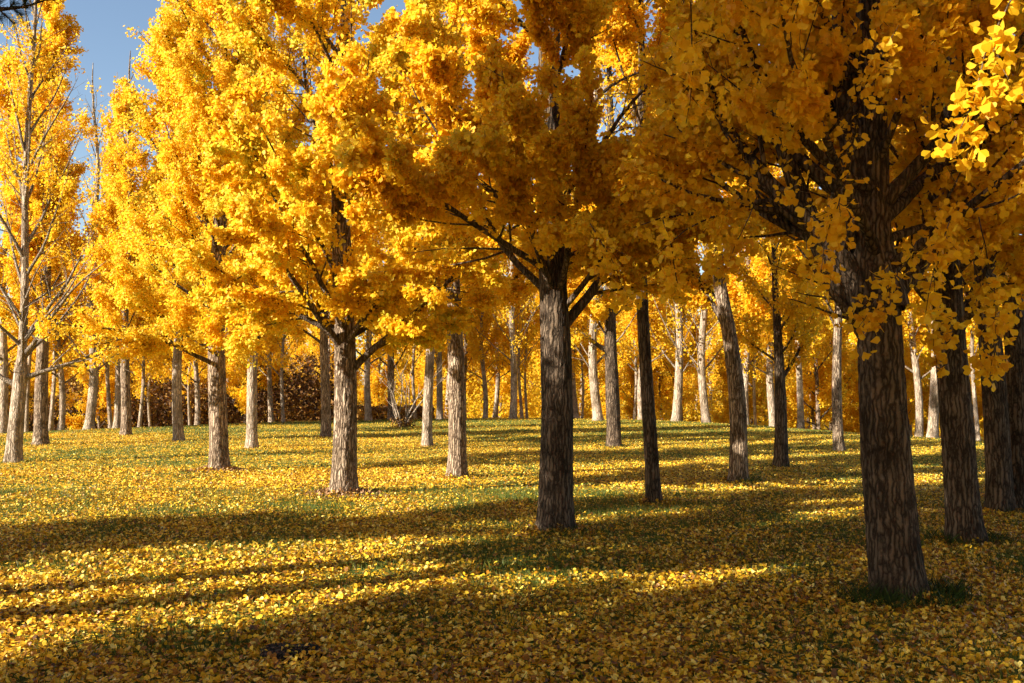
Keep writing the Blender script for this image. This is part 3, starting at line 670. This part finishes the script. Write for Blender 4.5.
# ------------------------------------------------------------------ pine at the left whose bough tip enters the top left corner
def pine(x, y):
    o = bpy.data.objects.new('pine_tree', None); col.objects.link(o); o.location = (x, y, float(gz(x, y)) - .02)
    tag(o, 'dark pine whose needled bough tip hangs into the top left corner', 'pine tree')
    bend = lambda z: np.stack([.02 * np.sin(z), .02 * np.cos(z)], -1) * 1.0
    link('trunk', trunk_mesh('trunk', 9, .17, 20, 40, bend, .01, 3), M['bark_dark_shaded'], o)
    T = Tubes(); NP = []; NU = []
    def bough(p0, p1, sag, big):
        t = np.linspace(0, 1, 14)[:, None]
        P = np.array(p0) * (1 - t) + np.array(p1) * t - np.array([0, 0, sag]) * (np.sin(t * math.pi))
        P += rng.normal(0, .01, P.shape)
        T.add(P, np.linspace(.035 if big else .025, .005, 14), 6)
        nb = 22 if big else 12
        for k in range(nb):
            u = .3 + .68 * k / nb; a, dd = sample(P, u)
            s = unit(dd * .7 + perp(dd) * .8 + np.array([0, 0, .1])); SP = path(a, s, rng.uniform(.15, .45) * (1.15 - u), .2, .1, 5)
            T.add(SP, np.linspace(.006, .003, 5), 4)
            for q in np.linspace(.15, 1, 14):
                a2, b2 = sample(SP, min(q, .999))
                for _ in range(9): NP.append(a2); NU.append(unit(b2 * .8 + perp(b2) * .8))
        for q in np.linspace(.75, 1, 26):
            a2, b2 = sample(P, min(q, .999))
            for _ in range(9): NP.append(a2); NU.append(unit(b2 * .8 + perp(b2) * .7))
    # the bough in view: local coordinates of its tip
    tx, ty, tz = -2.78 - x, 6.0 - y, 3.98
    bough((0, 0, 3.5), (tx, ty, tz), -.05, True)
    bough((0, 0, 3.7), (tx - .35, ty + .35, tz + .06), 0, True)
    for k in range(26):
        hh = 3.6 + k * .2; az = k * 2.4; L = 2.3 * (1 - (hh - 3.4) / 6.5)
        if -1.2 < math.atan2(math.sin(az), math.cos(az)) < 1.0 and hh < 5.2: continue
        bough((0, 0, hh), (math.cos(az) * L, math.sin(az) * L, hh + .25), .1, False)
    link('branches', T.mesh('branches'), M['bark_dark_shaded'], o)
    NP = np.array(NP); NU = np.array(NU); n = len(NP); w = .0011
    X = unit(np.cross(NU, rng.normal(0, 1, (n, 3)))) * w; Lh = rng.uniform(.06, .1, n)[:, None]
    V = np.stack([NP - X, NP + X, NP + NU * Lh], 1)
    link('needles', make_mesh('needles', V.reshape(-1, 3), np.arange(n * 3), np.full(n, 3), False, rng.random(n)), M['needles'], o)
pine(-5.6, 6.6)

# ------------------------------------------------------------------ bare sapling clump at the crest
def sapling():
    x, y = at(403, 427)
    o = bpy.data.objects.new('bare_sapling', None); col.objects.link(o); o.location = (x, y, float(gz(x, y)) - .02)
    tag(o, 'leafless pale many stemmed sapling in front of the dark grey thick trunk', 'sapling')
    T = Tubes()
    for k in range(8):
        az = k * .8 + rng.random(); P = path((.08 * math.cos(az), .08 * math.sin(az), 0), (math.cos(az) * .45, math.sin(az) * .45, 1), rng.uniform(2.0, 3.6), .1, .1, 9)
        S = Tubes(); S.add(P, np.linspace(.038, .008, 9), 6)
        for q in range(5):
            a, d = sample(P, rng.uniform(.3, .95)); SP = path(a, unit(d + perp(d) * .8), rng.uniform(.4, 1.1), .1, .1, 5); S.add(SP, np.linspace(.014, .004, 5), 4)
        link('stem', S.mesh('stem'), M['bark_pale'], o)
    n = 500; a = rng.random(n) * 6.28; r = rng.random(n) ** .6 * .5
    P = np.stack([r * np.cos(a), r * np.sin(a), rng.random(n) * .35], -1)
    me = leaves_mesh('foot_leaves', P, unit(rng.normal(0, 1, (n, 3))), unit(rng.normal(0, 1, (n, 3))), rng.uniform(.05, .1, n), 'kite', rng.random(n))
    link('foot_leaves', me, M['rust'], o)
sapling()

# ------------------------------------------------------------------ grass tufts at the feet of trees
def tuft(px, py, label, n, rad, hh, ring):
    x0, y0 = at(px, py)
    a = rng.random(n) * 6.28; r = ring + (rng.random(n) - .3) * rad
    lx = r * np.cos(a) * 1.1; ly = r * np.sin(a)
    k = rng.random(n) < np.clip(.15 + 2.2 * (vnoise(np.cos(a) * 2.5 + px, np.sin(a) * 2.5, 0, 4) - .42), 0, 1); lx = lx[k]; ly = ly[k]; n = len(lx)
    me = blades(lx + x0, ly + y0, hh * (.4 + .8 * rng.random(n)), np.full(n, .0035), np.clip(rng.normal(.15, .15, n), 0, 1), 'grass_tuft', .6)
    v = np.empty(len(me.vertices) * 3, np.float32); me.vertices.foreach_get('co', v); v = v.reshape(-1, 3)
    z0 = float(gz(x0, y0)); v -= np.array([x0, y0, z0], np.float32); me.vertices.foreach_set('co', v.ravel()); me.update()
    o = link('grass_tuft', me, M['grass']); o.location = (x0, y0, z0); tag(o, label, 'grass tuft', 'grass tufts at the feet of the trunks')
tuft(900, 601, 'long dark grass round the foot of the thickest trunk', 2600, .26, .17, .27)
tuft(968, 543, 'dark grass round the foot of the dark straight ginkgo beside the thickest one', 1100, .22, .12, .24)
tuft(741, 483, 'dark grass at the foot of the bent forked trunk', 900, .25, .13, .2)
tuft(1005, 512, 'low grass round the foot of the right edge pair of trunks', 700, .25, .1, .25)
tuft(557, 531, 'sparse grass round the foot of the stout middle trunk', 900, .2, .09, .24)
tuft(781, 468, 'low brownish grass at the foot of the short crooked ginkgo', 500, .2, .1, .18)
tuft(614, 447, 'green grass at the foot of the tall dark ginkgo', 500, .25, .1, .22)
tuft(457, 478, 'small grass patch at the foot of the trunk with the dark side', 900, .2, .09, .22)

# brown litter ring at the furrowed trunk and a bit at the broad one
def heap(px, py, label, n, rad):
    x0, y0 = at(px, py); a = rng.random(n) * 6.28; r = .18 + np.abs(rng.normal(0, 1, n)) * rad
    P = np.stack([r * np.cos(a) * 1.3, r * np.sin(a), .1 * np.exp(-(r - .18) / rad) * rng.random(n)], -1)
    me = leaves_mesh('litter_heap', P, unit(rng.normal(0, 1, (n, 3)) * [1, 1, .4]), unit(rng.normal(0, .5, (n, 3)) + [0, 0, 1]), rng.uniform(.04, .07, n), 'kite', np.clip(rng.normal(.5, .2, n), 0, 1))
    o = link('litter_heap', me, M['brown']); o.location = (x0, y0, float(gz(x0, y0))); tag(o, label, 'leaf litter', kind='stuff')
M['brown'] = leaf_mat('brown_litter', [(0, (.12, .06, .03)), (.5, (.30, .17, .08)), (1, (.50, .32, .15))], .1)
heap(343, 495, 'brown bark litter heaped round the foot of the furrowed sunlit trunk', 1500, .16)
heap(219, 471, 'thin brown litter at the foot of the broad bright yellow ginkgo', 600, .14)

# low stump in the foreground
def stump():
    x0, y0 = at(288, 658); sides = 40; th = np.arange(sides) * 2 * math.pi / sides
    o = bpy.data.objects.new('tree_stump', None); col.objects.link(o); o.location = (x0, y0, float(gz(x0, y0)))
    tag(o, 'low dark weathered stump nearly buried in the foreground leaves', 'stump')
    V = []; prof = [(1.05, -.05), (1.0, .0), (.97, .03), (.93, .046), (.86, .052), (.78, .05), (.55, .046), (.25, .044)]
    for (f, z) in prof:
        rr = .185 * f * (1 + .12 * np.sin(th * 3 + 1) + .08 * (vnoise(np.cos(th) * 3, np.sin(th) * 3, f * 2, 5) - .5))
        V.append(np.stack([rr * np.cos(th), rr * np.sin(th) * .75, z + .03 * (vnoise(np.cos(th) * 4, np.sin(th) * 4, f * 3, 9) - .5)], -1))
    V = np.concatenate(V + [np.array([[0, 0, .044]])]); m = len(prof)
    i = np.arange(m - 1)[:, None] * sides; j = np.arange(sides)[None, :]; k = (j + 1) % sides
    Q = np.stack([i + j, i + k, i + sides + k, i + sides + j], -1).reshape(-1, 4)
    tri = np.stack([(m - 1) * sides + np.arange(sides), (m - 1) * sides + (np.arange(sides) + 1) % sides, np.full(sides, m * sides)], -1)
    link('wood', make_mesh('wood', V, np.concatenate([Q.ravel(), tri.ravel()]), np.concatenate([np.full(len(Q), 4), np.full(sides, 3)])), M['bark_stump'], o)
M['bark_stump'] = bark_mat('weathered_wood', (.018, .014, .011), (.15, .125, .10))
stump()

# ------------------------------------------------------------------ light
ELEV, PHI = R(26), R(62)      # sun from behind the camera's left shoulder
sd = np.array([-math.sin(PHI) * math.cos(ELEV), -math.cos(PHI) * math.cos(ELEV), math.sin(ELEV)])
sun = bpy.data.lights.new('sun', 'SUN'); sun.energy = 5.0; sun.angle = R(.53); sun.color = (1.0, .90, .76)
so = bpy.data.objects.new('sun', sun); col.objects.link(so); so.location = (-40, -15, 30)
from mathutils import Vector
so.rotation_euler = Vector(sd).to_track_quat('Z', 'Y').to_euler()
w_ = bpy.data.worlds.new('World'); scene.world = w_; w_.use_nodes = True; nt = w_.node_tree; nt.nodes.clear()
sk = nt.nodes.new('ShaderNodeTexSky'); sk.sky_type = 'NISHITA'; sk.sun_disc = False
sk.sun_elevation = ELEV; sk.sun_rotation = math.atan2(sd[0], sd[1]); sk.air_density = 1.0; sk.dust_density = .6; sk.ozone_density = 1.0
bg = nt.nodes.new('ShaderNodeBackground'); bg.inputs[1].default_value = .056
wo = nt.nodes.new('ShaderNodeOutputWorld'); nt.links.new(sk.outputs[0], bg.inputs[0]); nt.links.new(bg.outputs[0], wo.inputs[0])
vs = scene.view_settings; vs.view_transform = 'Standard'; vs.look = 'None'; vs.gamma = 1; vs.exposure = 1.72; vs.use_curve_mapping = False
cy = scene.cycles; cy.max_bounces = 8; cy.diffuse_bounces = 4; cy.transmission_bounces = 6; cy.transparent_max_bounces = 4
cy.use_denoising = True; cy.denoiser = 'OPENIMAGEDENOISE'; cy.denoising_input_passes = 'RGB_ALBEDO_NORMAL'
print('done', time.time() - T0, 'polys', sum(len(o.data.polygons) for o in scene.objects if o.type == 'MESH'))
